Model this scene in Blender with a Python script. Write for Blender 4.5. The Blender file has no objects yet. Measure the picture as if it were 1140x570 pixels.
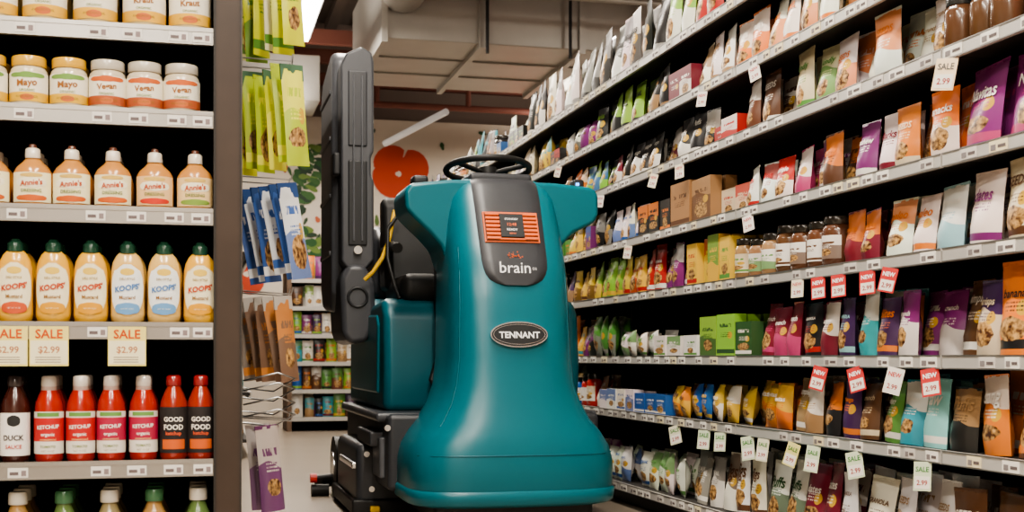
import bpy, math, random
from mathutils import Vector, Matrix, Euler
random.seed(7)
R=random.random
def U(a,b): return a+(b-a)*random.random()
scene=bpy.context.scene
col=scene.collection

# ---------------------------------------------------------------- materials
def new_mat(name):
    m=bpy.data.materials.new(name); m.use_nodes=True
    nt=m.node_tree; b=nt.nodes['Principled BSDF']; return m,nt,b
def simple(name,c,rough=.5,metal=0,noise=0,scale=20,spec=.5,emit=None,es=0,coat=0,bump=0):
    m,nt,b=new_mat(name)
    b.inputs['Base Color'].default_value=(*c,1); b.inputs['Roughness'].default_value=rough
    b.inputs['Metallic'].default_value=metal
    b.inputs['Specular IOR Level'].default_value=spec
    b.inputs['Coat Weight'].default_value=coat
    if emit:
        b.inputs['Emission Color'].default_value=(*emit,1); b.inputs['Emission Strength'].default_value=es
    if noise or bump:
        tc=nt.nodes.new('ShaderNodeTexCoord'); n=nt.nodes.new('ShaderNodeTexNoise'); n.inputs['Scale'].default_value=scale
        n.inputs['Detail'].default_value=5
        nt.links.new(tc.outputs['Object'],n.inputs['Vector'])
        if noise:
            mx=nt.nodes.new('ShaderNodeMix'); mx.data_type='RGBA'
            mx.inputs[6].default_value=(*[x*(1-noise) for x in c],1); mx.inputs[7].default_value=(*[min(1,x*(1+noise)) for x in c],1)
            nt.links.new(n.outputs['Fac'],mx.inputs[0]); nt.links.new(mx.outputs[2],b.inputs['Base Color'])
        if bump:
            bp=nt.nodes.new('ShaderNodeBump'); bp.inputs['Strength'].default_value=bump; bp.inputs['Distance'].default_value=.002
            nt.links.new(n.outputs['Fac'],bp.inputs['Height']); nt.links.new(bp.outputs[0],b.inputs['Normal'])
    return m
def attr_mat(name,rough,spec=.5,trans=0,coat=0):
    m,nt,b=new_mat(name)
    a=nt.nodes.new('ShaderNodeAttribute'); a.attribute_name='base'
    nt.links.new(a.outputs['Color'],b.inputs['Base Color'])
    b.inputs['Roughness'].default_value=rough; b.inputs['Specular IOR Level'].default_value=spec
    b.inputs['Coat Weight'].default_value=coat
    return m
def package_mat():
    m,nt,b=new_mat('printed_package_film')
    N=nt.nodes; L=nt.links
    ab=N.new('ShaderNodeAttribute'); ab.attribute_name='base'
    aa=N.new('ShaderNodeAttribute'); aa.attribute_name='accent'
    al=N.new('ShaderNodeAttribute'); al.attribute_name='luv'
    sp=N.new('ShaderNodeSeparateXYZ'); L.new(al.outputs['Vector'],sp.inputs[0])
    x,y,r=sp.outputs
    def M(op,a,bb=None,c=None):
        n=N.new('ShaderNodeMath'); n.operation=op
        for i,v in enumerate((a,bb,c)):
            if v is None: continue
            if isinstance(v,(int,float)): n.inputs[i].default_value=v
            else: L.new(v,n.inputs[i])
        return n.outputs[0]
    def V(a,bb,c):
        n=N.new('ShaderNodeCombineXYZ')
        for i,v in enumerate((a,bb,c)):
            if isinstance(v,(int,float)): n.inputs[i].default_value=v
            else: L.new(v,n.inputs[i])
        return n.outputs[0]
    def noise(vec,scale,detail=2):
        n=N.new('ShaderNodeTexNoise'); n.inputs['Scale'].default_value=scale; n.inputs['Detail'].default_value=detail
        L.new(vec,n.inputs['Vector']); return n.outputs['Fac']
    def mix(f,a,bb):
        n=N.new('ShaderNodeMix'); n.data_type='RGBA'
        L.new(f,n.inputs[0])
        for i,v in ((6,a),(7,bb)):
            if isinstance(v,tuple): n.inputs[i].default_value=(*v,1)
            else: L.new(v,n.inputs[i])
        return n.outputs[2]
    front=M('GREATER_THAN',x,-.5)
    ax=M('ABSOLUTE',M('SUBTRACT',x,.5))
    r2=M('FRACT',M('MULTIPLY',r,7.13)); r3=M('FRACT',M('MULTIPLY',r,17.7)); r4=M('FRACT',M('MULTIPLY',r,31.3)); r5=M('FRACT',M('MULTIPLY',r,53.9))
    c=ab.outputs['Color']
    wob=M('MULTIPLY',M('SINE',M('MULTIPLY',x,5.0)),.05)
    thr=M('ADD',M('ADD',.38,M('MULTIPLY',r2,.25)),wob)
    up=M('GREATER_THAN',y,thr)
    flip=M('GREATER_THAN',r5,.5)
    up=M('ABSOLUTE',M('SUBTRACT',up,flip))
    up=M('MULTIPLY',up,M('GREATER_THAN',r3,.5))
    c=mix(M('MULTIPLY',M('MULTIPLY',up,front),.85),c,aa.outputs['Color'])
    st=M('MULTIPLY',M('LESS_THAN',M('ABSOLUTE',M('SUBTRACT',y,.12)),.05),M('LESS_THAN',r3,.5))
    c=mix(M('MULTIPLY',st,front),c,aa.outputs['Color'])
    fx=M('DIVIDE',M('SUBTRACT',x,.74),.13); fyv=M('DIVIDE',M('SUBTRACT',y,.5),.085)
    fl_=M('MULTIPLY',M('LESS_THAN',M('ADD',M('MULTIPLY',fx,fx),M('MULTIPLY',fyv,fyv)),1.0),M('GREATER_THAN',r4,.6))
    ex=M('DIVIDE',ax,M('ADD',.22,M('MULTIPLY',r4,.16))); ey=M('DIVIDE',M('SUBTRACT',y,.28),M('ADD',.10,M('MULTIPLY',r5,.08)))
    wv=M('MULTIPLY',noise(V(M('MULTIPLY',x,5.0),M('MULTIPLY',y,7.0),M('MULTIPLY',r,60.0)),1.0,1),.9)
    inw=M('LESS_THAN',M('ADD',M('ADD',M('MULTIPLY',ex,ex),M('MULTIPLY',ey,ey)),wv),1.45)
    inw=M('MULTIPLY',M('MULTIPLY',inw,front),M('GREATER_THAN',r2,.3))
    fn=noise(V(M('MULTIPLY',x,10.0),M('MULTIPLY',y,17.0),M('MULTIPLY',r,40.0)),1.0,3)
    fr=N.new('ShaderNodeValToRGB'); L.new(fn,fr.inputs[0])
    e=fr.color_ramp.elements; e[0].position=.36; e[0].color=(.06,.02,.01,1); e[1].position=.66; e[1].color=(.60,.36,.14,1)
    c=mix(inw,c,fr.outputs[0])
    c=mix(M('MULTIPLY',fl_,front),c,(.55,.33,.05))
    inv=mix(up,aa.outputs['Color'],ab.outputs['Color'])
    ln=noise(V(M('MULTIPLY',x,16.0),M('MULTIPLY',y,9.0),M('MULTIPLY',r,90.0)),1.0,0)
    tx=M('MULTIPLY',M('GREATER_THAN',ln,.46),M('LESS_THAN',M('ABSOLUTE',M('SUBTRACT',y,M('ADD',.66,M('MULTIPLY',r4,.08)))),.045))
    tx=M('MULTIPLY',M('MULTIPLY',tx,M('LESS_THAN',ax,.33)),M('LESS_THAN',r,1.0))
    c=mix(M('MULTIPLY',tx,front),c,inv)
    s1=M('GREATER_THAN',M('SINE',M('MULTIPLY',y,150.0)),.1)
    s2=M('GREATER_THAN',noise(V(M('MULTIPLY',x,40.0),M('FLOOR',M('MULTIPLY',y,23.9)),r),1.0,0),.47)
    s3=M('MULTIPLY',M('LESS_THAN',M('ABSOLUTE',M('SUBTRACT',y,.52)),.06),M('LESS_THAN',ax,.26))
    c=mix(M('MULTIPLY',M('MULTIPLY',M('MULTIPLY',s1,s2),s3),front),c,inv)
    L.new(c,b.inputs['Base Color'])
    b.inputs['Roughness'].default_value=.33; b.inputs['Specular IOR Level'].default_value=.55
    return m
PKG=package_mat()
PAPER=attr_mat('coloured_paper',.6,.25)
GLOSS=attr_mat('coloured_gloss_plastic',.22,.5,coat=.3)
METALC=simple('shelf_rail_metal',(.36,.345,.325),.32,.8,noise=.2,scale=3)
RAILR=simple('price_rail_plastic',(.50,.48,.45),.35,.25,noise=.12,scale=2)
BLACK=simple('matte_black_panel',(.008,.007,.007),.7,spec=.1)
SHELF=simple('shelf_steel_dark',(.03,.027,.025),.5,spec=.3)
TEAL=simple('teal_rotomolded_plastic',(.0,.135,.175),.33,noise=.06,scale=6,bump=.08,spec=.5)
TEALD=simple('teal_plastic_dark',(.0,.105,.14),.40,noise=.06,scale=6,bump=.08)  # slightly darker teal, used on the tank and seams
DARK=simple('charcoal_plastic',(.034,.036,.042),.42,noise=.12,scale=30,bump=.1)
LIDM=simple('lid_grey_plastic',(.10,.105,.118),.42,noise=.15,scale=12,bump=.15)
FRAMEM=simple('lid_frame_plastic',(.058,.061,.070),.38,noise=.12,scale=20,bump=.1)
DARK2=simple('dark_grey_plastic',(.014,.015,.017),.5,bump=.1,scale=80)
RUB=simple('black_rubber',(.012,.012,.012),.5,spec=.35)
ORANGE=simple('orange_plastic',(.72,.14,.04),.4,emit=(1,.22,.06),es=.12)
CHROME=simple('brushed_chrome',(.75,.75,.76),.25,1)
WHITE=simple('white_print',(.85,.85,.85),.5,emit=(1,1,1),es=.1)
YEL=simple('yellow_strap',(.75,.45,.02),.5)
RED=simple('red_plastic',(.55,.03,.02),.4)
BLUEL=simple('blue_led',(.05,.3,.9),.4,emit=(.1,.4,1),es=3)

# ---------------------------------------------------------------- mesh builder
class MB:
    def __init__(s,name,mats=None):
        s.name=name; s.v=[]; s.f=[]; s.c=[]; s.a=[]; s.u=[]; s.mi=[]; s.sm=[]
        s.mats=mats or [PKG,PAPER,GLOSS,METALC,BLACK,SHELF,RAILR]
    def add(s,vs,fs,c,mi=0,acc=None,uv=None,smooth=False,M=None):
        o=len(s.v)
        for v in vs:
            s.v.append(tuple(M@Vector(v)) if M is not None else tuple(v))
        s.f.extend([tuple(i+o for i in f) for f in fs])
        n=len(vs)
        s.c.extend([(*c,1)]*n); s.a.extend([(*(acc or c),1)]*n)
        s.u.extend(uv if uv else [(-1,-1,0)]*n)
        s.mi.extend([mi]*len(fs)); s.sm.extend([smooth]*len(fs))
    def box(s,x0,x1,y0,y1,z0,z1,c=(.5,.5,.5),mi=1,M=None):
        vs=[(x,y,z) for x in (x0,x1) for y in (y0,y1) for z in (z0,z1)]
        fs=[(0,1,3,2),(4,6,7,5),(0,4,5,1),(2,3,7,6),(0,2,6,4),(1,5,7,3)]
        s.add(vs,fs,c,mi,M=M)
    def build(s,parent=None):
        me=bpy.data.meshes.new(s.name); me.from_pydata(s.v,[],s.f)
        for m in s.mats: me.materials.append(m)
        me.polygons.foreach_set('material_index',s.mi); me.polygons.foreach_set('use_smooth',s.sm)
        for nm,d in (('base',s.c),('accent',s.a)):
            at=me.attributes.new(nm,'FLOAT_COLOR','POINT'); at.data.foreach_set('color',[x for q in d for x in q])
        at=me.attributes.new('luv','FLOAT_VECTOR','POINT'); at.data.foreach_set('vector',[x for q in s.u for x in q])
        me.update(); ob=bpy.data.objects.new(s.name,me); col.objects.link(ob)
        if parent: par(ob,parent)
        return ob
def par(ob,p):
    ob.parent=p; ob.matrix_parent_inverse=p.matrix_world.inverted()
def empty(name,loc):
    e=bpy.data.objects.new(name,None); e.location=loc; e.empty_display_size=.1; col.objects.link(e)
    e.matrix_world=Matrix.Translation(loc); return e
_tc={}
def text_geo(s,bold=0):
    k=(s,bold)
    if k in _tc: return _tc[k]
    cu=bpy.data.curves.new('t','FONT'); cu.body=s; cu.size=1; cu.align_x='CENTER'; cu.align_y='CENTER'; cu.resolution_u=2; cu.offset=bold
    ob=bpy.data.objects.new('t',cu); col.objects.link(ob)
    dg=bpy.context.evaluated_depsgraph_get(); me=bpy.data.meshes.new_from_object(ob.evaluated_get(dg))
    vs=[(v.co.x,v.co.y) for v in me.vertices]; fs=[tuple(p.vertices) for p in me.polygons]
    bpy.data.objects.remove(ob); bpy.data.curves.remove(cu); bpy.data.meshes.remove(me)
    xs=[v[0] for v in vs]; ys=[v[1] for v in vs]
    w=max(xs)-min(xs); cx=(max(xs)+min(xs))/2; cy=(max(ys)+min(ys))/2; h=max(ys)-min(ys)
    vs=[((x-cx)/w,(y-cy)/w) for x,y in vs]
    _tc[k]=(vs,fs,h/w); return _tc[k]

# ---- product shapes, local frame: front = -Y, base z=0
WORDS=['dang','banana','GRANOLA','organic','crunch','coconut','ALMONDS','kindly','mango','BERRY','snacks','paleo','cashew','SEEDS','raw','simple','Bites','TRAIL','figs','Barks','Navitas','krisps','Puffs','dates']
def pouch(mb,M,w,h,t,c,acc,kind='stand',wr=.0022,word=None):
    nx,nz=6,8
    rnd=R()*.98+(1 if word else 0)
    def G(z):
        if kind=='stand': return (.75+.25*min(1,z/.25))*max(0,1-max(0,(z-.3)/.62))**.8 if z<.92 else 0
        return (max(0,math.sin(math.pi*min(1,max(0,(z-.06)/.88)))))**.5
    for side in (-1,1):
        vs=[];uv=[]
        for j in range(nz+1):
            z=j/nz; g=G(z); pin=1-.05*math.sin(math.pi*z)
            for i in range(nx+1):
                x=-1+2*i/nx
                th=t/2*g*(1-abs(x)**2.6)
                edge=(i in(0,nx) or j in(0,nz))
                d=0 if edge else U(-wr,wr)
                vs.append((x*w/2*pin,side*(th+.0006)+d,z*h))
                uv.append((i/nx,z,rnd) if side<0 else (-1,-1,0))
        fs=[]
        for j in range(nz):
            for i in range(nx):
                a=j*(nx+1)+i; q=(a,a+1,a+nx+2,a+nx+1)
                fs.append(q if side<0 else q[::-1])
        mb.add(vs,fs,c,0,acc,uv,True,M)
    mb.box(-w/2,w/2,-.0012,.0012,h*.955,h*1.0,c,2,M)
    if word:
        vs,fs,_=text_geo(word,.02); lum=sum(c)/3
        tc=acc if abs(sum(acc)/3-lum)>.18 else ((.80,.76,.70) if lum<.35 else (.08,.05,.05))
        ww=w*U(.5,.74); zc=U(.62,.74); out=[]
        for a,b in vs:
            xx=a*ww/(w/2); z=zc+b*ww/h
            out.append((a*ww,-(t/2*G(z)*(1-abs(xx)**2.6)+.0036),z*h))
        mb.add(out,fs,tc,1,M=M)
def carton(mb,M,w,h,t,c,acc):
    rnd=R()*.98
    vs=[(-w/2,-t/2,0),(w/2,-t/2,0),(w/2,-t/2,h),(-w/2,-t/2,h)]
    mb.add(vs,[(0,1,2,3)],c,0,acc,[(0,0,rnd),(1,0,rnd),(1,1,rnd),(0,1,rnd)],False,M)
    vs=[(-w/2,-t/2,0),(w/2,-t/2,0),(w/2,-t/2,h),(-w/2,-t/2,h),(-w/2,t/2,0),(w/2,t/2,0),(w/2,t/2,h),(-w/2,t/2,h)]
    mb.add(vs,[(1,5,6,2),(4,0,3,7),(3,2,6,7),(5,4,7,6)],c,0,acc,None,False,M)
    vs=[(-w/2-.0004,t/2,0),(-w/2-.0004,-t/2,0),(-w/2-.0004,-t/2,h),(-w/2-.0004,t/2,h)]
    mb.add(vs,[(0,1,2,3)],c,0,acc,[(0,0,rnd),(1,0,rnd),(1,1,rnd),(0,1,rnd)],False,M)
def lathe(mb,M,prof,c,mi=2,sx=1,sy=1,seg=20,cap=True):
    vs=[];fs=[];n=len(prof)
    for r,z in prof:
        for k in range(seg):
            a=2*math.pi*k/seg; vs.append((r*sx*math.cos(a),r*sy*math.sin(a),z))
    for j in range(n-1):
        for k in range(seg):
            k2=(k+1)%seg; fs.append((j*seg+k,j*seg+k2,(j+1)*seg+k2,(j+1)*seg+k))
    mb.add(vs,fs,c,mi,None,None,True,M)
    if cap:
        mb.add(vs[-seg:],[tuple(range(seg))],c,mi,None,None,False,M)
def label(mb,M,r,z0,z1,c,acc=None,sx=1,sy=1,span=2.2,mi=1,off=.0008,oval=False,seg=16,pkg=False):
    vs=[];fs=[];uv=[]; rnd=R()*.98; nz=8 if oval else 1
    r=r+off
    for j in range(nz+1):
        z=z0+(z1-z0)*j/nz
        k=1 if not oval else max(.02,1-abs(2*j/nz-1)**2.4)**(1/2.4)
        for i in range(seg+1):
            a=(-.5+i/seg)*span*k
            vs.append((r*sx*math.sin(a),-r*sy*math.cos(a),z)); uv.append((i/seg,j/nz,rnd))
    for j in range(nz):
        for i in range(seg):
            a=j*(seg+1)+i; fs.append((a,a+1,a+seg+2,a+seg+1))
    mb.add(vs,fs,c,0 if pkg else mi,acc,uv if pkg else None,True,M)
def wrap_text(mb,M,s,r,zc,width,c,sx=1,sy=1,off=.0016,bold=.02,rise=0):
    vs,fs,_=text_geo(s,bold); r=r+off; out=[]
    for x,y in vs:
        a=x*width/(r*sx); out.append((r*sx*math.sin(a),-r*sy*math.cos(a),zc+y*width+rise*x*width))
    mb.add(out,fs,c,1,M=M)
def jar(mb,M,r,h,c,lid,lab,acc,txt=None,tc=(.1,.1,.1)):
    lathe(mb,M,[(r*.9,0),(r,.006),(r,h*.72),(r*.93,h*.79),(r*.82,h*.83),(r*.82,h*.86)],c,2)
    lathe(mb,M,[(r*.88,h*.84),(r*.9,h*.85),(r*.9,h*.985),(r*.87,h)],lid,2)
    if lab: label(mb,M,r,h*.16,h*.62,lab,acc,span=2.6,pkg=txt is None)
    if txt: wrap_text(mb,M,txt,r,h*.45,r*1.2,tc)

# ---------------------------------------------------------------- room shell
def solid(name,x0,x1,y0,y1,z0,z1,mat,bev=0,parent=None,seg=2):
    me=bpy.data.meshes.new(name)
    cx,cy,cz=(x0+x1)/2,(y0+y1)/2,(z0+z1)/2
    vs=[(x-cx,y-cy,z-cz) for x in (x0,x1) for y in (y0,y1) for z in (z0,z1)]
    me.from_pydata(vs,[],[(0,1,3,2),(4,6,7,5),(0,4,5,1),(2,3,7,6),(0,2,6,4),(1,5,7,3)])
    me.materials.append(mat); ob=bpy.data.objects.new(name,me); ob.location=(cx,cy,cz); col.objects.link(ob)
    ob.matrix_world=Matrix.Translation((cx,cy,cz))
    if bev:
        m=ob.modifiers.new('b','BEVEL'); m.width=bev; m.segments=seg
        for p in me.polygons: p.use_smooth=True
        ob.modifiers.new('w','WEIGHTED_NORMAL')
    if parent: par(ob,parent)
    return ob
FLOOR=simple('polished_concrete',(.33,.275,.22),.28,noise=.2,scale=2.2,bump=.05)
CEIL=simple('ceiling_deck_paint',(.30,.26,.235),.8,noise=.15,scale=1)
GALV=simple('galvanised_duct',(.46,.44,.405),.45,.35,noise=.2,scale=2)
CREAM=simple('cream_wall_paint',(.62,.555,.47),.7,noise=.03,scale=1)
BROWNW=simple('brown_wall_paint',(.34,.27,.235),.8)
solid('floor',-5,5,-3,15,-.1,0,FLOOR)
solid('ceiling',-5,5,-3,15,4.6,4.7,CEIL)
solid('wall_back',-5,5,15,15.1,0,4.6,BROWNW)
solid('wall_left',-5.1,-5,-3,15,0,4.6,CREAM)
solid('wall_right',5,5.1,-3,15,0,4.6,BROWNW)
solid('wall_front',-5,5,-3.1,-3,0,4.6,CREAM)
mural=empty('mural_partition',(1,14,0))
solid('panel',-4.5,4.6,14,14.12,0,3.30,CREAM,0,mural)
mbm=MB('painted_flowers')
lay=[0]
def petal(cx,cz,ang,l,w,c):
    lay[0]+=1
    n=18; vs=[]
    for k in range(n):
        a=2*math.pi*k/n; px=l/2+l/2*math.cos(a); pz=w/2*math.sin(a)*(1.15 if math.cos(a)>0 else .85)
        vs.append((cx+px*math.cos(ang)-pz*math.sin(ang),13.995-lay[0]*.00004,cz+px*math.sin(ang)+pz*math.cos(ang)))
    mbm.add(vs,[tuple(range(n))],c,1)
FLW=((2.22,2.70,.37),(3.6,2.4,.35),(.25,2.75,.30),(.55,1.55,.25))
for (fx,fz,s) in FLW:
    for k,a in enumerate((.45,2.1,3.75,5.3)): petal(fx,fz,a,s*(1,.9,.8,.95)[k],s*.95,(.48,.065,.03))
    petal(fx-.03,fz,0,.07,.06,(.62,.55,.47))
n=0
while n<90:
    px,pz=U(.1,3.8),U(1.0,3.2)
    if any((px-f[0])**2+(pz-f[1])**2<(f[2]+.12)**2 for f in FLW): continue
    petal(px,pz,U(0,6.28),U(.07,.13),U(.035,.06),random.choice([(.04,.10,.04),(.10,.16,.05),(.04,.07,.04),(.45,.12,.06)])); n+=1
# leafy vine
for k in range(90):
    t=k/90; vx=1.16+.13*math.sin(t*9); vz=1.35+t*1.65
    petal(vx,vz,U(-.5,.9) if k%2 else U(2.2,3.7),U(.12,.22),U(.05,.09),random.choice([(.03,.09,.03),(.05,.12,.04),(.13,.20,.05),(.025,.05,.03)]))
mbm.build(mural)
j=empty('ceiling_joists',(0,8,4.3))
RJ=simple('red_oxide_steel',(.20,.07,.05),.6)
for k,y in enumerate([3,5,7,9,12.4,13.2,14.3]):
    solid('joist_%d'%k,-5,5,y,y+.08,4.05 if y<12 else 3.72,4.25 if y<12 else 3.86,RJ,0,j)
for k in range(24):
    x=-4.8+k*.42; solid('deck_rib_%d'%k,x,x+.12,-3,15,4.5,4.6,CEIL,0,j)
def tube(name,pts,rad,mat,parent=None,cyc=False,res=3):
    cu=bpy.data.curves.new(name,'CURVE'); cu.dimensions='3D'; cu.bevel_depth=rad; cu.bevel_resolution=res; cu.use_fill_caps=True
    sp=cu.splines.new('POLY'); sp.points.add(len(pts)-1)
    for i,p in enumerate(pts): sp.points[i].co=(*p,1)
    sp.use_cyclic_u=cyc; cu.materials.append(mat)
    ob=bpy.data.objects.new(name,cu); col.objects.link(ob)
    if parent: par(ob,parent)
    return ob
d=empty('ventilation_duct',(3,10.8,3.4))
solid('main_duct',1.45,4.9,10.0,11.8,3.2,3.85,GALV,.01,d)
for k,x in enumerate((1.45,2.25,3.1,4.0)): solid('flange_%d'%k,x,x+.05,9.96,11.84,3.16,3.89,GALV,0,d)
for k,y in enumerate((10.6,11.2)): solid('seam_%d'%k,1.45,4.9,y,y+.02,3.185,3.2,GALV,0,d)
solid('branch_duct',-1.6,1.2,12.4,13.2,3.15,3.6,GALV,.01,d)
tube('round_duct',[(1.62,6.0,3.75),(1.62,9.98,3.6)],.20,GALV,d,res=6)
for k,x in enumerate((2.3,3.0,3.6)):
    tube('hanger_%d'%k,[(x,9.9,3.1),(x,9.9,4.6)],.014,DARK2,d)
tube('cross_pipe',[(-3,9.7,3.62),(4.8,9.7,3.62)],.03,DARK2,d)
tube('cross_pipe_b',[(1.2,9.4,3.45),(4.8,9.4,3.45)],.02,GALV,d)
sp_=empty('sprinkler_pipe',(0,12.6,3.4))
tube('pipe',[(-4.5,13.4,3.35),(4.8,13.4,3.35)],.035,RJ,sp_)
tube('pipe_drop',[(1.9,13.4,3.35),(1.9,13.4,4.6)],.03,RJ,sp_)
tube('pipe_drop_b',[(2.9,13.4,3.35),(2.9,13.4,4.6)],.03,RJ,sp_)
tube('pipe_b',[(2.0,13.5,2.95),(2.5,12.6,3.15)],.035,WHITE,sp_)

# lights
LAMP=simple('lamp_diffuser',(1,1,1),.5,emit=(1,.94,.86),es=9)
def strip(x,y0,y1,z,power,up=0):
    e=empty('ceiling_strip_light',(x,(y0+y1)/2,z))
    solid('housing',x-.09,x+.09,y0,y1,z+.02,z+.09,WHITE,.01,e)
    solid('diffuser',x-.07,x+.07,y0+.02,y1-.02,z,z+.02,LAMP,0,e)
    for yy in (y0+.2,y1-.2): tube('hanger',[(x,yy,z+.09),(x,yy,4.6)],.006,DARK2,e)
    L=bpy.data.lights.new('strip_light','AREA'); L.shape='RECTANGLE'; L.size=.14; L.size_y=y1-y0-.05; L.energy=power; L.color=(1,.91,.79)
    o=bpy.data.objects.new('tube_light',L); o.location=(x,(y0+y1)/2,z-.01); col.objects.link(o); par(o,e)
    if up:  # unseen uplight added above the housing to brighten the ceiling
        L=bpy.data.lights.new('ceiling_fill_light','AREA'); L.shape='RECTANGLE'; L.size=.14; L.size_y=y1-y0-.05; L.energy=up; L.color=(1,.91,.80)
        o=bpy.data.objects.new('added_ceiling_fill',L); o.location=(x,(y0+y1)/2,z+.10); o.rotation_euler=(math.pi,0,0); col.objects.link(o); par(o,e)
for x,y0,y1,z,p,u_ in ((.86,8.9,10.7,3.3,80,30),(.75,6.0,7.8,3.5,80,30),(.75,2.6,4.6,3.3,85,0),(.55,-.6,1.6,3.2,120,0),(-.9,-.6,1.6,3.2,85,0),(-2.6,3,5,3.5,60,30),(-2.2,9,11,3.4,70,40),(3.8,6,8,3.6,60,40),(3.9,12.3,13.5,3.05,50,20),(.9,11.8,12.9,3.0,35,15),(-.6,-2.6,-1.2,2.9,80,0)):  # the strip right of the mural is out of view, added to brighten it
    strip(x,y0,y1,z,p,u_)
w=bpy.data.worlds.new('store_ambient'); scene.world=w; w.use_nodes=True
w.node_tree.nodes['Background'].inputs[0].default_value=(.9,.82,.72,1); w.node_tree.nodes['Background'].inputs[1].default_value=.25

# ---------------------------------------------------------------- right gondola
XS=1.8
ZS=[.10,.414,.65,.915,1.15,1.41,1.64,1.88]
g=MB('aisle_shelving')
g.box(2.33,2.37,.9,10.9,0,2.2,mi=4)
g.box(1.87,2.33,.9,10.9,0,.08,mi=5)
for y in [.9,1.54,2.76,3.98,5.20,6.42,7.64,8.86,10.08,10.88]:
    g.box(2.29,2.34,y-.015,y+.015,0,2.2,mi=5)
W=(.74,.71,.65)
for zi,z in enumerate(ZS):
    ys=[.9,1.54,2.76,3.98,5.20,6.42,7.64,8.86,10.08,10.9]
    for a,b in zip(ys[:-1],ys[1:]):
        g.box(XS+.005,2.33,a+.003,b-.003,z-.014,z,mi=5)
        g.box(XS-.004,XS+.006,a+.004,b-.004,z-.031,z+.004,mi=6)
        g.box(XS-.006,XS-.004,a+.004,b-.004,z+.001,z+.004,mi=3); g.box(XS-.006,XS-.004,a+.004,b-.004,z-.031,z-.028,mi=3)
        y=a+U(.01,.04)
        while y<b-.08:
            l=U(.045,.075)
            if R()<.85:
                g.box(XS-.0065,XS-.0045,y,y+l,z-.027,z-.001,random.choice([W,W,W,(.70,.62,.42),(.55,.52,.48)]),1)
                g.box(XS-.0074,XS-.0068,y+.006,y+l*.5,z-.019,z-.012,(.12,.1,.1),1)
                g.box(XS-.0074,XS-.0068,y+l*.62,y+l*.9,z-.023,z-.010,(.2,.18,.18),1)
            y+=l+U(.006,.09)
shelf_r=g.build()

CL=dict(wh=(.72,.68,.62),cr=(.60,.50,.35),bk=(.02,.02,.02),br=(.11,.05,.025),tan=(.33,.20,.095),rd=(.42,.03,.025),mr=(.17,.02,.035),
 pk=(.45,.06,.16),pu=(.19,.03,.15),dp=(.06,.025,.09),or_=(.66,.19,.035),ye=(.66,.42,.07),gr=(.10,.26,.06),lg=(.24,.44,.06),tl=(.04,.30,.36),
 lt=(.26,.50,.50),bl=(.03,.11,.34),gy=(.26,.25,.23),dg=(.04,.09,.035))
FR=-math.pi/2
def place(mb,kind,y,z,w,h,c,acc,rows=2,x0=XS+.012,face=FR,word=None):
    t={'p':.06,'b':.055,'c':.045,'j':w*.9,'g':.07}[kind]
    c=tuple(min(.9,q*U(.9,1.1)) for q in c)
    back=0 if R()<.85 else U(.01,.06)
    for rI in range(rows):
        x=x0+back+t/2+.006+rI*(t+.012)+U(0,.006)+(.0 if kind in 'cj' else U(0,.014))
        jit=U(-.24,.12) if kind!='c' else U(-.04,.03)
        M=Matrix.Translation((x,y+U(-.004,.004),z+.001))@Matrix.Rotation(face+jit,4,'Z')@Matrix.Rotation(U(-.16,.02) if kind in'pb' else 0,4,'X')@Matrix.Rotation(U(-.05,.05) if kind in'pb' else 0,4,'Y')
        hh=h*U(.93,1.04)*(1.07 if kind in 'pb' else 1); ww=w*.98
        wd=word if rI==0 else None
        if kind=='p': pouch(mb,M,ww,hh,t,c,acc,'stand',word=wd)
        elif kind=='b': pouch(mb,M,ww,hh,t,c,acc,'pillow',word=wd)
        elif kind=='c': carton(mb,M,ww*.96,hh,t,c,acc)
        elif kind=='g': jar(mb,M,ww*.46,hh,c,(.03,.03,.03),None,None)
        elif kind=='j': jar(mb,M,ww*.46,hh,c,(.03,.025,.02),CL['wh'] if R()<.8 else CL['cr'],acc)
C=CL
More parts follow.
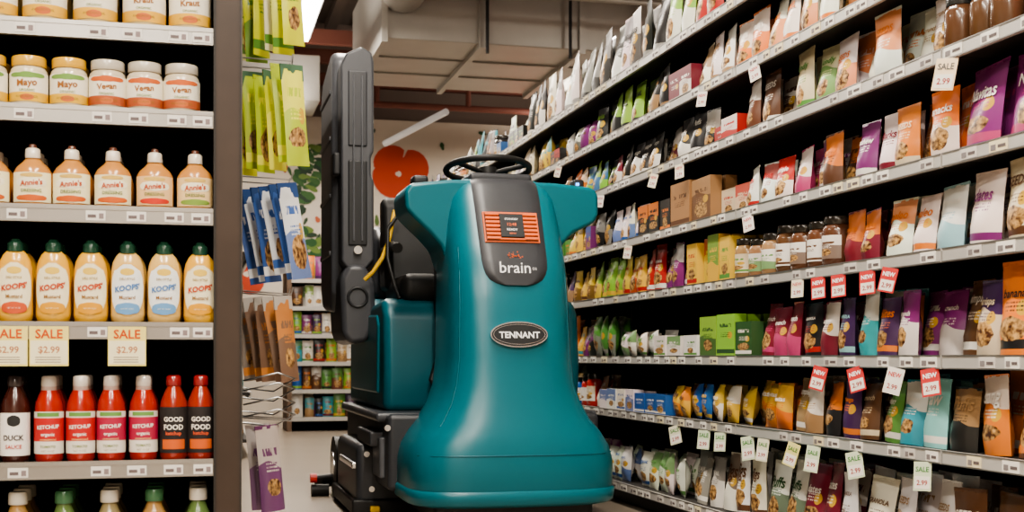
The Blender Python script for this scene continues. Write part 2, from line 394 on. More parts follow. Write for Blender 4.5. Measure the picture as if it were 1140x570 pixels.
rows={
0:[(2.5,'p',.15,.22,C['tan'],C['wh']),(2.8,'p',.14,.22,C['br'],C['wh']),(3.05,'p',.13,.22,C['wh'],C['tan']),(3.35,'p',.13,.21,C['wh'],C['br']),(3.6,'p',.12,.21,C['mr'],C['wh']),(3.9,'p',.12,.20,C['wh'],C['dg']),(4.2,'p',.12,.20,C['wh'],C['br']),(4.6,'p',.11,.17,C['gy'],C['wh']),(5.0,'b',.10,.15,C['wh'],C['gr']),(5.5,'b',.10,.14,C['wh'],C['bl'])],
1:[(2.5,'p',.13,.17,C['br'],C['or_']),(2.67,'p',.15,.19,C['or_'],C['wh'],'dang'),(2.80,'p',.12,.16,C['bk'],C['tan']),(2.93,'p',.12,.17,C['lt'],C['wh']),(3.02,'p',.10,.17,C['tl'],C['wh']),(3.15,'p',.10,.17,C['gr'],C['wh']),(3.26,'p',.10,.16,C['br'],C['cr']),(3.36,'p',.10,.16,C['dp'],C['or_']),(3.5,'p',.11,.16,C['bk'],C['or_']),(3.72,'p',.11,.16,C['tan'],C['wh']),(3.95,'b',.10,.14,C['or_'],C['ye']),(4.25,'b',.10,.13,C['ye'],C['wh']),(4.5,'b',.10,.12,C['bl'],C['ye']),(4.75,'b',.10,.12,C['ye'],C['or_']),(5.1,'c',.12,.08,C['bl'],C['wh']),(5.5,'c',.12,.09,C['wh'],C['bl'])],
2:[(2.54,'p',.14,.20,C['or_'],C['bk'],'banana'),(2.64,'p',.10,.19,C['br'],C['or_']),(2.76,'p',.11,.18,C['dp'],C['cr']),(2.90,'p',.12,.18,C['br'],C['wh']),(3.02,'p',.10,.17,C['pu'],C['wh']),(3.14,'p',.10,.16,C['dp'],C['or_']),(3.24,'p',.11,.18,C['tl'],C['wh']),(3.34,'p',.10,.17,C['dp'],C['lt']),(3.46,'p',.11,.16,C['mr'],C['wh']),(3.64,'p',.11,.16,C['bk'],C['rd']),(3.85,'p',.10,.16,C['mr'],C['pk']),(4.0,'c',.14,.12,C['dg'],C['wh']),(4.35,'c',.16,.15,C['lg'],C['dg']),(4.9,'c',.15,.08,C['wh'],C['gr']),(5.4,'b',.12,.10,C['wh'],C['gr'])],
3:[(2.52,'p',.13,.18,C['cr'],C['br']),(2.68,'p',.16,.18,C['wh'],C['pu']),(2.80,'p',.11,.17,C['wh'],C['tan']),(2.94,'p',.13,.17,C['lt'],C['wh'],'GRANOLA'),(3.06,'p',.11,.16,C['wh'],C['or_']),(3.18,'p',.10,.15,C['br'],C['wh']),(3.30,'p',.10,.15,C['mr'],C['or_']),(3.38,'p',.10,.15,C['dp'],C['wh']),(3.78,'j',.105,.15,C['br'],C['br']),(4.05,'j',.10,.14,C['tan'],C['gr']),(4.25,'c',.10,.17,C['ye'],C['gr']),(4.48,'c',.10,.17,C['ye'],C['rd']),(4.75,'p',.10,.17,C['pu'],C['wh']),(5.0,'p',.10,.18,C['rd'],C['wh']),(5.3,'p',.10,.16,C['ye'],C['rd']),(5.7,'p',.10,.17,C['lg'],C['ye'])],
4:[(2.46,'p',.16,.19,C['or_'],C['wh']),(2.70,'p',.19,.20,C['pu'],C['pk'],'Navitas'),(2.80,'p',.10,.18,C['gr'],C['wh']),(2.92,'p',.11,.18,C['or_'],C['wh']),(3.04,'p',.11,.17,C['or_'],C['cr']),(3.16,'p',.10,.16,C['wh'],C['mr']),(3.30,'p',.10,.16,C['pu'],C['wh']),(3.42,'p',.10,.16,C['br'],C['or_']),(3.55,'p',.10,.16,C['wh'],C['pu']),(3.72,'p',.11,.15,C['pk'],C['wh']),(3.85,'p',.10,.14,C['rd'],C['wh']),(3.97,'p',.10,.14,C['wh'],C['rd']),(4.2,'c',.12,.10,C['cr'],C['rd']),(4.65,'c',.2,.17,C['tan'],C['br']),(5.0,'c',.12,.13,C['bk'],C['or_']),(5.5,'p',.10,.15,C['wh'],C['bl'])],
5:[(2.30,'p',.15,.18,C['wh'],C['bl']),(2.62,'p',.18,.16,C['wh'],C['rd'],'SNACKS'),(2.85,'g',.09,.13,C['br'],C['wh']),(3.05,'p',.11,.17,C['wh'],C['tan']),(3.35,'p',.12,.18,C['wh'],C['or_']),(3.45,'p',.12,.18,C['wh'],C['or_']),(3.6,'p',.12,.18,C['cr'],C['gr']),(3.78,'p',.12,.17,C['wh'],C['br']),(4.0,'p',.12,.17,C['br'],C['wh']),(4.35,'c',.14,.08,C['rd'],C['wh']),(4.6,'p',.11,.16,C['bk'],C['wh']),(4.9,'p',.11,.16,C['mr'],C['wh']),(5.3,'p',.11,.16,C['bk'],C['wh'])],
6:[(3.0,'p',.13,.18,C['wh'],C['or_']),(3.2,'p',.13,.18,C['cr'],C['or_']),(3.4,'p',.13,.18,C['wh'],C['bk']),(3.8,'p',.12,.18,C['wh'],C['or_']),(4.1,'p',.12,.17,C['or_'],C['wh']),(4.4,'p',.11,.17,C['wh'],C['tan']),(4.7,'c',.12,.12,C['mr'],C['wh']),(4.95,'p',.12,.17,C['bk'],C['tan']),(5.3,'p',.12,.18,C['lg'],C['bk']),(5.7,'p',.12,.18,C['bk'],C['lg'])],
7:[(3.6,'p',.15,.24,C['wh'],C['gy']),(4.2,'p',.14,.25,C['bk'],C['wh']),(4.5,'p',.14,.25,C['bk'],C['rd']),(4.8,'p',.13,.25,C['lg'],C['wh']),(5.1,'p',.13,.25,C['bk'],C['gy']),(5.5,'p',.14,.26,C['wh'],C['bk']),(6.0,'p',.15,.26,C['gy'],C['bk']),(6.6,'p',.15,.26,C['wh'],C['gy']),(7.0,'p',.13,.25,C['bk'],C['wh'])],
}
far=['wh','wh','wh','cr','rd','ye','or_','gr','bk','bk','bl','pu','br','br','tl','tan','lg','mr','gy','dp']
names=['snack_pouches','dried_fruit_pouches','chip_pouches','snack_jars_and_cartons','granola_pouches','cracker_pouches','nut_pouches','bulk_food_bags']
for zi,segs in rows.items():
    mb=MB(names[zi]); y=1.75; z=ZS[zi]
    for sg in segs:
        (ye,k,w_,h_,c_,a_)=sg[:6]
        wd=(sg[6] if len(sg)>6 else random.choice(WORDS)) if k in 'pb' else None
        while y+w_*.5<ye:
            y+=w_/2; place(mb,k,y,z,w_,h_,c_,a_,3 if y<4.2 else 2,word=wd); y+=w_/2+.002
            if R()<.06: y+=U(.01,.05)
    while y<10.7:
        k=random.choice('ppppbbcj'); w_=U(.08,.13); c_=C[random.choice(far)]; a_=C[random.choice(far)]
        if a_==c_: a_=C['wh'] if c_!=C['wh'] else C['br']
        lim=.19 if zi not in(0,7) else .27
        h_=U(.13,lim) if k!='c' else U(.08,.17)
        if zi==7 and k!='c': h_=U(.18,.27)
        if k=='j': h_=U(.12,.15)
        for _ in range(random.randint(1,3)):
            if y>10.7: break
            y+=w_/2; place(mb,k,y,z,w_,h_,c_,a_,2); y+=w_/2+.003
        if R()<.08: y+=U(.02,.08)
    mb.build()

fl=MB('shelf_price_tags')
def flag(y,z,c,txt,tc,w=.052,h=.07,ang=.45):
    M=Matrix.Translation((XS-.012,y,z-.030))@Matrix.Rotation(FR+ang,4,'Z')@Matrix.Rotation(-.12,4,'X')@Matrix.Rotation(U(-.3,.3),4,'Y')
    fl.box(-w/2,w/2,-.0006,.0006,-h,0,c,1,M)
    fl.box(-w*.42,w*.42,-.0012,-.0006,-h*.93,-h*.5,(.72,.68,.62),1,M)
    vs,fs,_=text_geo(txt,.02)
    fl.add([(x*w*.75,-.0016,-h*.26+yy*w*.75) for x,yy in vs],fs,tc,1,M=M)
    vs,fs,_=text_geo('2.99',.02)
    fl.add([(x*w*.6,-.0016,-h*.72+yy*w*.6) for x,yy in vs],fs,(.3,.03,.03),1,M=M)
RT=(.50,.05,.05); WT=(.74,.70,.64)
for y in (2.98,3.1,3.26,3.38): flag(y,ZS[3],RT,'NEW',(.9,.9,.9),.05,.066)
for y in (2.8,2.95,3.17,3.36): flag(y,ZS[2],RT if y!=2.95 else WT,'NEW',(.9,.9,.9) if y!=2.95 else RT)
for y in (2.85,3.15,3.4,3.55,3.75,3.9,4.1,4.25,4.5): flag(y+U(-.03,.03),ZS[1],random.choice([(.62,.60,.45),(.55,.62,.45),(.66,.60,.25)]),'SALE',(.05,.2,.05),U(.045,.06),U(.06,.085))
for y in (3.7,4.4,4.9,5.3,5.9,6.6): 
    for zi in (4,5,6,3): 
        if R()<.6: flag(y+U(-.2,.2),ZS[zi],random.choice([WT,(.7,.64,.5),(.7,.65,.6),RT]),'NEW',(.5,.1,.1),.045,.055)
flag(2.72,ZS[5],(.75,.60,.42),'SALE',(.1,.1,.1),.06,.08)
fl.build()

# ---------------------------------------------------------------- far displays
fd=MB('far_shelf_display')
fd.box(.80,2.0,11.5,11.54,0,1.55,mi=4); fd.box(.78,.82,11.0,11.54,0,1.58,(.15,.1,.07),1)
for z in [.12,.36,.60,.84,1.08,1.32]:
    fd.box(.82,2.0,11.02,11.5,z-.02,z,mi=5); fd.box(.82,2.0,11.0,11.02,z-.03,z+.005,mi=6)
    for q in range(2):
        x=.87
        while x<1.95:
            w_=U(.07,.11); c_=C[random.choice(far)]
            pouch(fd,Matrix.Translation((x,11.07+q*.08,z)),w_,U(.16,.21),.06,c_,C[random.choice(far)]); x+=w_+.003
fd.build()
fd=MB('far_left_shelving')
fd.box(-1.1,-.05,8.2,13.2,0,1.9,mi=4)
for z in (.12,.42,.72,1.02,1.32,1.62):
    fd.box(-.05,.35,8.2,13.2,z-.02,z,mi=5); fd.box(.34,.36,8.2,13.2,z-.04,z+.005,mi=6)
    y=8.3
    while y<13.1:
        w_=U(.09,.13); c_=C[random.choice(far)]
        pouch(fd,Matrix.Translation((.28,y,z))@Matrix.Rotation(math.pi/2,4,'Z'),w_,U(.17,.24),.06,c_,C[random.choice(far)]); y+=w_+.01
fd.build()

# ---------------------------------------------------------------- left end cap
EY=2.95
POST=simple('endcap_wood_trim',(.050,.034,.026),.42,noise=.3,scale=9,spec=.35)
ec=MB('endcap_shelving',[PKG,PAPER,GLOSS,METALC,BLACK,SHELF,POST])
ec.box(-1.0,.05,3.40,3.43,0,2.3,mi=4)
ec.box(.048,.104,EY,3.05,0,2.3,mi=6); ec.box(.05,.10,3.05,3.43,0,2.3,mi=4)
ec.box(.044,.049,EY-.004,3.05,0,2.3,mi=5); ec.box(.102,.106,EY-.003,3.05,0,2.3,mi=5)
ec.box(-1.05,-1.0,EY,3.43,0,2.3,mi=6)
ec.box(-1.0,.048,3.0,3.4,0,.09,mi=5)
EZ=[.13,.414,.725,.985,1.206,1.396,1.64]
for z in EZ:
    ec.box(-1.0,.044,EY+.012,3.40,z-.016,z,mi=5)
    ec.box(-1.0,.043,EY,EY+.012,z-.036,z+.003,mi=3)
    ec.box(-1.0,.043,EY-.002,EY,z-.007,z-.002,mi=3); ec.box(-1.0,.043,EY-.002,EY,z-.036,z-.032,mi=3)
    for x in (-.93,-.8,-.62,-.45,-.37,-.205,-.13,-.04,.01):
        if R()<.2: continue
        xx=x+U(-.03,-.01)
        ec.box(xx,xx+.042,EY-.002,EY-.0005,z-.031,z-.009,(.70,.68,.64),1)
        ec.box(xx+.004,xx+.022,EY-.003,EY-.002,z-.025,z-.018,(.15,.12,.12),1)
        ec.box(xx+.028,xx+.038,EY-.003,EY-.002,z-.027,z-.015,(.25,.2,.2),1)
ec.box(-1.0,.05,3.45,7.0,0,2.0,mi=4)
ec.build()
def tag(mb,x,z):
    w,h=.082,.088; M=Matrix.Translation((x,EY-.006,z))
    mb.box(-w/2,w/2,-.0006,.0006,-h,0,(.78,.66,.22),1,M)
    mb.box(-w*.47,w*.47,-.0012,-.0006,-h*.95,-h*.36,(.80,.74,.50),1,M)
    vs,fs,_=text_geo('SALE',.02); mb.add([(a*w*.7,-.0016,-h*.19+b*w*.7) for a,b in vs],fs,(.55,.08,.02),1,M=M)
    vs,fs,_=text_geo('$2.99',.02); mb.add([(a*w*.55,-.0016,-h*.6+b*w*.55) for a,b in vs],fs,(.45,.2,.1),1,M=M)
    for k in range(3): mb.box(-w*.35,w*.3,-.0016,-.0012,-h*(.78+.06*k)-.001,-h*(.78+.06*k)+.001,(.3,.25,.2),1,M)
tg=MB('sale_tags')
for x in (-.395,-.31,-.145): tag(tg,x,.725-.008)
tg.build()
T=Matrix.Translation
def mustard(mb,x,y,z,front=True,kind=0):
    M=T((x,y,z)); c=(.74,.40,.05) if kind!=1 else (.72,.47,.16)
    r=.0375; P=[(.80,0),(.95,.004),(1,.02),(.98,.06),(1,.095),(.97,.120),(.88,.138),(.70,.152),(.50,.160),(.42,.163)]
    lathe(mb,M,[(r*a,b) for a,b in P],c,2,1,.68,seg=28)
    lathe(mb,M,[(.0175,.158),(.018,.160),(.017,.178),(.012,.182),(.009,.187)],(.015,.06,.035),2)
    for k in range(5): lathe(mb,M,[(.0182,.162+k*.003),(.0182,.163+k*.003)],(.02,.08,.05),2,cap=False)
    if front:
        lc=(.82,.74,.52) if kind!=1 else (.78,.80,.78)
        label(mb,M,r,.016,.136,(.70,.42,.10),sx=1.0,sy=.69,span=2.3,oval=True,mi=1,off=.0008)
        label(mb,M,r,.019,.133,lc,sx=1.005,sy=.70,span=2.15,oval=True,mi=1,off=.0012)
        label(mb,M,r,.019,.046,(.66,.32,.03) if kind==0 else ((.15,.32,.55) if kind==1 else (.55,.1,.04)),sx=1.01,sy=.71,span=1.5,oval=True,mi=1,off=.0016)
        label(mb,M,r,.108,.124,(.72,.50,.10),sx=1.01,sy=.71,span=.8,oval=True,mi=1,off=.0016)
        wrap_text(mb,M,"KOOPS'",r,.080,.058,(.50,.07,.03) if kind!=1 else (.08,.2,.45),1,.72,off=.003,bold=.04,rise=.15)
        wrap_text(mb,M,"Mustard",r,.058,.036,(.25,.12,.03),1,.72,off=.003)
        wrap_text(mb,M,"DELI STYLE",r,.100,.034,(.3,.2,.05),1,.72,off=.003)
        wrap_text(mb,M,"NET WT 12 OZ",r,.032,.028,(.8,.75,.6),1,.74,off=.003,bold=0)
mb=MB('mustard_bottles')
for i in range(12):
    x=.0143-i*.0802
    if x<-.95: break
    k=(0,1,1,0,0,2)[i%6]
    mustard(mb,x,3.0,.726,True,k); mustard(mb,x+.004,3.062,.726,False,k); mustard(mb,x,3.125,.726,False,k)
mb.build()
def ketchup(mb,x,y,z,front=True,kind=0):
    M=T((x,y,z)); r=.031
    bc={0:(.36,.02,.01),1:(.05,.012,.008),2:(.30,.025,.01)}[kind]
    P=[(.9,0),(1,.006),(1,.118),(.94,.132),(.72,.150),(.5,.164),(.42,.172)]
    lathe(mb,M,[(r*a,b) for a,b in P],bc,2,seg=28)
    capc={0:(.60,.54,.48),1:(.04,.03,.03),2:(.25,.02,.02)}[kind]
    lathe(mb,M,[(.0165,.168),(.0175,.170),(.0165,.189),(.012,.192)],capc,2)
    if kind==0: lathe(mb,M,[(.0165,.152),(.0182,.154),(.0172,.168)],(.42,.30,.26),2)
    if front:
        if kind==0:
            label(mb,M,r,.018,.112,(.72,.68,.60),span=2.9)
            label(mb,M,r,.046,.098,random.choice([(.50,.03,.03),(.42,.03,.07)]),span=2.9,off=.0012)
            wrap_text(mb,M,'KETCHUP',r,.078,.050,(.85,.82,.76),off=.002,bold=.03,rise=.05)
            wrap_text(mb,M,'organic',r,.060,.030,(.85,.82,.76),off=.002)
            wrap_text(mb,M,'unsweetened',r,.050,.036,(.85,.7,.3),off=.002,bold=0)
            wrap_text(mb,M,'TOMATO',r,.034,.034,(.2,.25,.08),off=.002); wrap_text(mb,M,'NET 14 OZ',r,.024,.028,(.3,.2,.1),off=.002,bold=0)
            label(mb,M,r,.101,.110,(.15,.3,.08),span=1.6,off=.0014)
        elif kind==1:
            label(mb,M,r,.015,.11,(.80,.77,.72),span=2.9); label(mb,M,r,.08,.105,(.03,.03,.03),span=.9,off=.0012,oval=True)
            wrap_text(mb,M,'DUCK',r,.055,.046,(.05,.04,.04),off=.002,bold=.03); wrap_text(mb,M,'SAUCE',r,.035,.036,(.5,.05,.03),off=.002)
        else:
            label(mb,M,r,.015,.12,(.03,.025,.025),span=2.9)
            wrap_text(mb,M,'GOOD',r,.092,.046,(.80,.76,.70),off=.002,bold=.03); wrap_text(mb,M,'FOOD',r,.074,.046,(.80,.76,.70),off=.002,bold=.03)
            wrap_text(mb,M,'ketchup',r,.059,.036,(.7,.12,.05),off=.002)
            label(mb,M,r,.024,.046,(.58,.12,.03),span=1.7,off=.0012)
mb=MB('ketchup_bottles')
for x,k in ((.016,2),(-.0448,2),(-.1116,0),(-.182,0),(-.248,0),(-.3155,0),(-.387,1),(-.455,1),(-.523,0),(-.59,0),(-.66,0),(-.73,2),(-.8,2),(-.87,2)):
    ketchup(mb,x,3.0,.415,True,k); ketchup(mb,x,3.066,.415,False,k); ketchup(mb,x,3.132,.415,False,k)
mb.build()
def dressing(mb,x,y,z,front=True,kind=0):
    M=T((x,y,z)); r=.041; c=(.55,.25,.07)
    P=[(.88,0),(1,.005),(1,.066),(.97,.078),(.82,.089),(.55,.099),(.40,.106),(.36,.112)]
    lathe(mb,M,[(r*a,b) for a,b in P],c,2,1,.8,seg=28)
    lathe(mb,M,[(.0165,.108),(.017,.110),(.016,.128),(.013,.131)],(.70,.63,.52),2)
    lathe(mb,M,[(.009,.130),(.009,.137),(.007,.140)],(.15,.06,.04),2)
    if front:
        lc=[(.82,.74,.48),(.76,.55,.28),(.76,.50,.25)][kind]
        label(mb,M,r,.008,.074,lc,sy=.82,span=2.5); label(mb,M,r,.010,.024,[(.55,.12,.03),(.2,.3,.06),(.55,.05,.03)][kind],sy=.83,span=1.7,off=.0013,oval=True)
        label(mb,M,r,.040,.062,(.82,.76,.58),sy=.83,span=1.7,off=.0013,oval=True)
        wrap_text(mb,M,"Annie's",r,.051,.050,(.45,.08,.03),sy=.84,off=.0024,bold=.03,rise=.1)
        wrap_text(mb,M,"DRESSING",r,.033,.045,(.15,.2,.06),sy=.84,off=.002)
        label(mb,M,r,.063,.072,(.62,.42,.12),sy=.83,span=1.2,off=.0013,oval=True)
mb=MB('dressing_bottles')
for i,x in enumerate((.0029,-.0866,-.178,-.267,-.350,-.438,-.525,-.61,-.70,-.79,-.88)):
    dressing(mb,x,3.0,.986,True,0 if i>2 else (i+1)%3); dressing(mb,x,3.075,.986,False); dressing(mb,x,3.15,.986,False)
mb.build()
def mayo(mb,x,y,z,front,kind,r=.0405,h=.112):
    M=T((x,y,z))
    c=[(.66,.57,.40),(.60,.52,.38),(.64,.50,.26)][kind]; lid=[(.66,.38,.05),(.50,.46,.38),(.10,.12,.10)][kind]
    lathe(mb,M,[(r*.9,0),(r,.006),(r,h*.66),(r*.95,h*.74),(r*.84,h*.79),(r*.84,h*.82)],c,2,seg=28)
    lathe(mb,M,[(r*.90,h*.80),(r*.92,h*.81),(r*.92,h*.98),(r*.88,h)],lid,2,seg=28)
    if front:
        label(mb,M,r,h*.08,h*.66,(.80,.75,.62),span=2.9); label(mb,M,r,h*.08,h*.26,[(.70,.42,.05),(.40,.10,.04),(.70,.40,.06)][kind],span=2.9,off=.0012)
        label(mb,M,r,h*.54,h*.66,[(.18,.32,.08),(.55,.13,.04),(.10,.28,.25)][kind],span=2.0,off=.0012,oval=True)
        label(mb,M,r,h*.10,h*.22,(.55,.15,.05),span=.7,off=.0016,oval=True)
        wrap_text(mb,M,'Mayo' if kind==0 else ('Vegan' if kind==1 else 'Kraut'),r,h*.43,.044,(.30,.12,.03),off=.002,bold=.03,rise=.08); wrap_text(mb,M,'ORGANIC',r,h*.30,.034,(.2,.25,.08),off=.002)
        wrap_text(mb,M,'AVOCADO OIL',r,h*.17,.05,(.25,.15,.03),off=.0024,bold=0)
mb=MB('mayonnaise_jars')
for i,x in enumerate((-.027,-.109,-.19,-.273,-.358,-.443,-.53,-.615,-.70,-.79,-.88)):
    k=1 if i<3 else 0
    for q in range(3): mayo(mb,x,3.0+q*.085,1.207,q==0,k)
mb.build()
mb=MB('pickle_jars')
for i,x in enumerate((-.008,-.11,-.217,-.325,-.43,-.54,-.65,-.76,-.87)):
    for q in range(3): mayo(mb,x,3.01+q*.105,1.397,q==0,2,.047,.14)
mb.build()
mb=MB('juice_bottles')
for i in range(10):
    x=.01-i*.098
    for q in range(3):
        M=T((x,3.005+q*.08,.131)); r=.036
        lathe(mb,M,[(r*a,b) for a,b in [(.9,0),(1,.006),(1,.13),(.9,.15),(.6,.17),(.45,.185),(.45,.19)]],[(.10,.16,.05),(.35,.2,.07),(.25,.2,.1)][i%3],2)
        lathe(mb,M,[(.020,.188),(.021,.19),(.0205,.212),(.018,.216)],[(.60,.56,.48),(.05,.15,.07)][i%2],2)
        label(mb,M,r,.03,.12,(.75,.7,.6),(.1,.3,.1),span=2.8,pkg=True)
mb.build()

# ---------------------------------------------------------------- hanging bags on the end-cap side
hb=MB('hanging_snack_bags')
def hang(x,y,zt,w,h,c,acc,ang,kind='pillow',tilt=0,t=.022,head=None):
    M=T((x,y,zt))@Matrix.Rotation(tilt,4,'Y')@Matrix.Rotation(ang,4,'Z')@T((0,0,-h))
    pouch(hb,M,w,h,t,c,acc,kind,.003)
    if head: hb.box(-w*.5,w*.5,-.002,.002,h*.86,h*1.02,head,1,M)
YG=(.58,.60,.03); YG2=(.42,.52,.04)
for i in range(6):
    a=.55+U(-.2,.25)
    hang(.125+i*.021,3.40-i*.04,1.66+U(-.01,.01),.062,.235,YG if i%3 else (.72,.68,.45),(.10,.25,.05),a,tilt=-.04+U(-.03,.03))
    hang(.127+i*.022,3.40-i*.04,1.385+U(-.01,.01),.066,.25,YG2 if i%3 else YG,(.75,.72,.10),a,tilt=-.07+U(-.03,.03),head=(.08,.16,.10) if i%2 else None)
for i in range(6):
    hang(.122+i*.021,3.40-i*.035,1.085,.062,.23+U(-.01,.02),(.62,.64,.66) if i%2 else (.04,.10,.30),(.05,.12,.35) if i%2 else (.7,.7,.7),.6+U(-.2,.2),tilt=-.17+U(-.03,.03),head=(.03,.07,.2))
for i in range(5):
    hang(.126+i*.023,3.40-i*.04,.80,.062,.215,random.choice([(.20,.12,.08),(.34,.17,.07),(.24,.20,.17)]),(.55,.22,.06),.6+U(-.15,.15),tilt=-.13+U(-.04,.04),head=(.45,.42,.38))
for i in range(2):
    hang(.160+i*.020,3.32-i*.05,.475,.07,.22,(.16,.06,.16) if i else (.5,.46,.44),(.6,.55,.5) if i else (.2,.08,.2),.4+U(-.2,.2),'stand',tilt=-.08,t=.04)
hb.build()
hk=empty('peg_hooks',(.2,3.25,1))
WIRE=simple('hook_wire',(.35,.35,.35),.35,1)
for i,z in enumerate((1.665,1.395,1.10,.815,.50)):
    for k,y in enumerate((3.2,3.3)):
        tube('hook_%d_%d'%(i,k),[(.10,y,z),(.235,y-.03,z-.01),(.24,y-.03,z+.008)],.002,WIRE,hk,res=2)
for k,zz in enumerate((.50,.53,.565,.59)):
    tube('basket_loop_%d'%k,[(.12,3.2,zz),(.20,3.14,zz+.02),(.245,3.18,zz+.005),(.2,3.3,zz-.03),(.12,3.3,zz-.02)],.0022,WIRE,hk)
tube('strip',[(.113,3.16,.4),(.113,3.16,1.8)],.003,WIRE,hk)

# ---------------------------------------------------------------- floor scrubber
CX=1.13
fs_=empty('floor_scrubber',(CX,5.1,0))
S=[(.112,.355,4.34,4.95,4),(.125,.375,4.315,4.95,4),(.15,.385,4.30,4.95,4.2),(.27,.385,4.296,4.95,4.2),(.325,.372,4.30,4.95,4),(.375,.342,4.310,4.93,3.8),(.42,.305,4.322,4.92,3.6),
 (.48,.270,4.336,4.90,3.6),(.55,.246,4.350,4.9,3.6),(.65,.233,4.364,4.9,3.8),(.85,.228,4.386,4.9,4),(.97,.225,4.41,4.9,4),(1.06,.222,4.455,4.9,4),(1.16,.215,4.505,4.9,4),(1.24,.205,4.545,4.88,4),(1.29,.19,4.575,4.86,3.5),(1.315,.17,4.60,4.84,3),(1.325,.14,4.64,4.80,3)]
def sec(z):
    if z<=S[0][0]: return S[0][1:]
    for a,b in zip(S[:-1],S[1:]):
        if a[0]<=z<=b[0]:
            t=(z-a[0])/(b[0]-a[0]); return tuple(a[i]+(b[i]-a[i])*t for i in range(1,5))
    return S[-1][1:]
def fy(x,z):
    w,yf,yb,n=sec(z); q=min(.999,abs((x-CX)/w)); yc=(yf+yb)/2
    return yc-(yc-yf)*(1-q**n)**(1/n)
def loft(name,secs,mat,seg=56,out=0):
    vs=[];fs=[]
    for (z,w,yf,yb,n) in secs:
        w+=out; yf-=out
        yc=(yf+yb)/2; hd=(yb-yf)/2
        for k in range(seg):
            a=2*math.pi*k/seg; ca,sa=math.cos(a),math.sin(a)
            vs.append((w*math.copysign(abs(ca)**(2/n),ca), yc+hd*math.copysign(abs(sa)**(2/n),sa)-5.1, z))
    m=len(secs)
    for j_ in range(m-1):
        for k in range(seg):
            k2=(k+1)%seg; fs.append((j_*seg+k,j_*seg+k2,(j_+1)*seg+k2,(j_+1)*seg+k))
    fs.append(tuple(range(seg))[::-1]); fs.append(tuple((m-1)*seg+k for k in range(seg)))
    me=bpy.data.meshes.new(name); me.from_pydata(vs,[],fs); me.materials.append(mat)
    for p in me.polygons: p.use_smooth=len(p.vertices)==4
    ob=bpy.data.objects.new(name,me); ob.location=(CX,5.1,0); ob.matrix_world=Matrix.Translation((CX,5.1,0)); col.objects.link(ob); par(ob,fs_)
    return ob
loft('front_shroud',S,TEAL)
loft('bumper_lip',[(.118,.372,4.32,4.95,4),(.128,.384,4.305,4.95,4),(.168,.387,4.298,4.95,4.2),(.178,.378,4.31,4.95,4.2)],TEAL,out=.006)
def prism(name,poly,y0,y1,mat,bev=.015,axis='y',seg=3):
    n=len(poly); vs=[]
    for yy in (y0,y1):
        for (a,b) in poly: vs.append((a,yy,b) if axis=='y' else (yy,a,b))
    fs=[tuple(range(n)),tuple(range(2*n-1,n-1,-1))]+[(i,i+n,(i+1)%n+n,(i+1)%n) for i in range(n)]
    me=bpy.data.meshes.new(name); me.from_pydata(vs,[],fs); me.materials.append(mat)
    import bmesh
    bm=bmesh.new(); bm.from_mesh(me); bmesh.ops.recalc_face_normals(bm,faces=bm.faces); bm.to_mesh(me); bm.free()
    for p in me.polygons: p.use_smooth=True
    ob=bpy.data.objects.new(name,me); col.objects.link(ob)
    if bev:
        m=ob.modifiers.new('b','BEVEL'); m.width=bev; m.segments=seg; m.limit_method='ANGLE'; m.angle_limit=.35
    wn=ob.modifiers.new('w','WEIGHTED_NORMAL')
    par(ob,fs_); return ob
wing=[(-.375,1.262),(-.355,1.292),(-.20,1.312),(.20,1.312),(.355,1.30),(.378,1.275),(.38,1.195),(.36,1.162),(.275,1.12),(.235,1.075),(.21,1.0),(-.21,.98),(-.235,1.06),(-.28,1.11),(-.34,1.165),(-.37,1.195)]
prism('shoulder_wings',[(CX+a,b) for a,b in wing],4.60,4.88,TEAL,.028)
pm=MB('console_panel',[DARK])
rowsz=[.905,.912,.925,.945,.97,1.0,1.05,1.1,1.15,1.2,1.24,1.27,1.29,1.305,1.318]
hw=[.045,.075,.098,.112,.12,.123,.124,.125,.126,.127,.128,.128,.127,.126,.125]
vs=[];fs=[]
for z,h in zip(rowsz,hw):
    for i in range(13):
        x=CX+(-1+2*i/12)*h
        vs.append((x,fy(x,z)-(.010 if 0<i<12 else .0),z+.002))
for j_ in range(len(rowsz)-1):
    for i in range(12):
        a=j_*13+i; fs.append((a,a+1,a+14,a+13))
pm.add(vs,fs,(.03,.03,.03),0,smooth=True); pm.build(fs_)
solid('console_top_cap',CX-.125,CX+.12,4.62,4.80,1.30,1.345,DARK,.015,fs_)
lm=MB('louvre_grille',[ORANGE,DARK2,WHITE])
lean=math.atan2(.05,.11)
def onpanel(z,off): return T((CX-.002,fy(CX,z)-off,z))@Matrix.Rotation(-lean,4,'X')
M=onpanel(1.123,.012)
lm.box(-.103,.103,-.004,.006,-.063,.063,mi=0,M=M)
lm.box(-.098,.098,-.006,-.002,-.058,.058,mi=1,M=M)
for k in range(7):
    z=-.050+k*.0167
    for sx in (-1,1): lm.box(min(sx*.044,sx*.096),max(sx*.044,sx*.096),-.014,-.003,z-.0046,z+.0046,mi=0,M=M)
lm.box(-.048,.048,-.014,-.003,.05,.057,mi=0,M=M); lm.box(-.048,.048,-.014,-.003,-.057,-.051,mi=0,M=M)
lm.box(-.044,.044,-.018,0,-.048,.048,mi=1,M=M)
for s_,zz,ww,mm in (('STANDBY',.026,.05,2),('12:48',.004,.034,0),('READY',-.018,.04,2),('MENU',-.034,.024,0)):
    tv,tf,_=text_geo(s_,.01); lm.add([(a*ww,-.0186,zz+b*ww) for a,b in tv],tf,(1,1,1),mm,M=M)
lm.build(fs_)
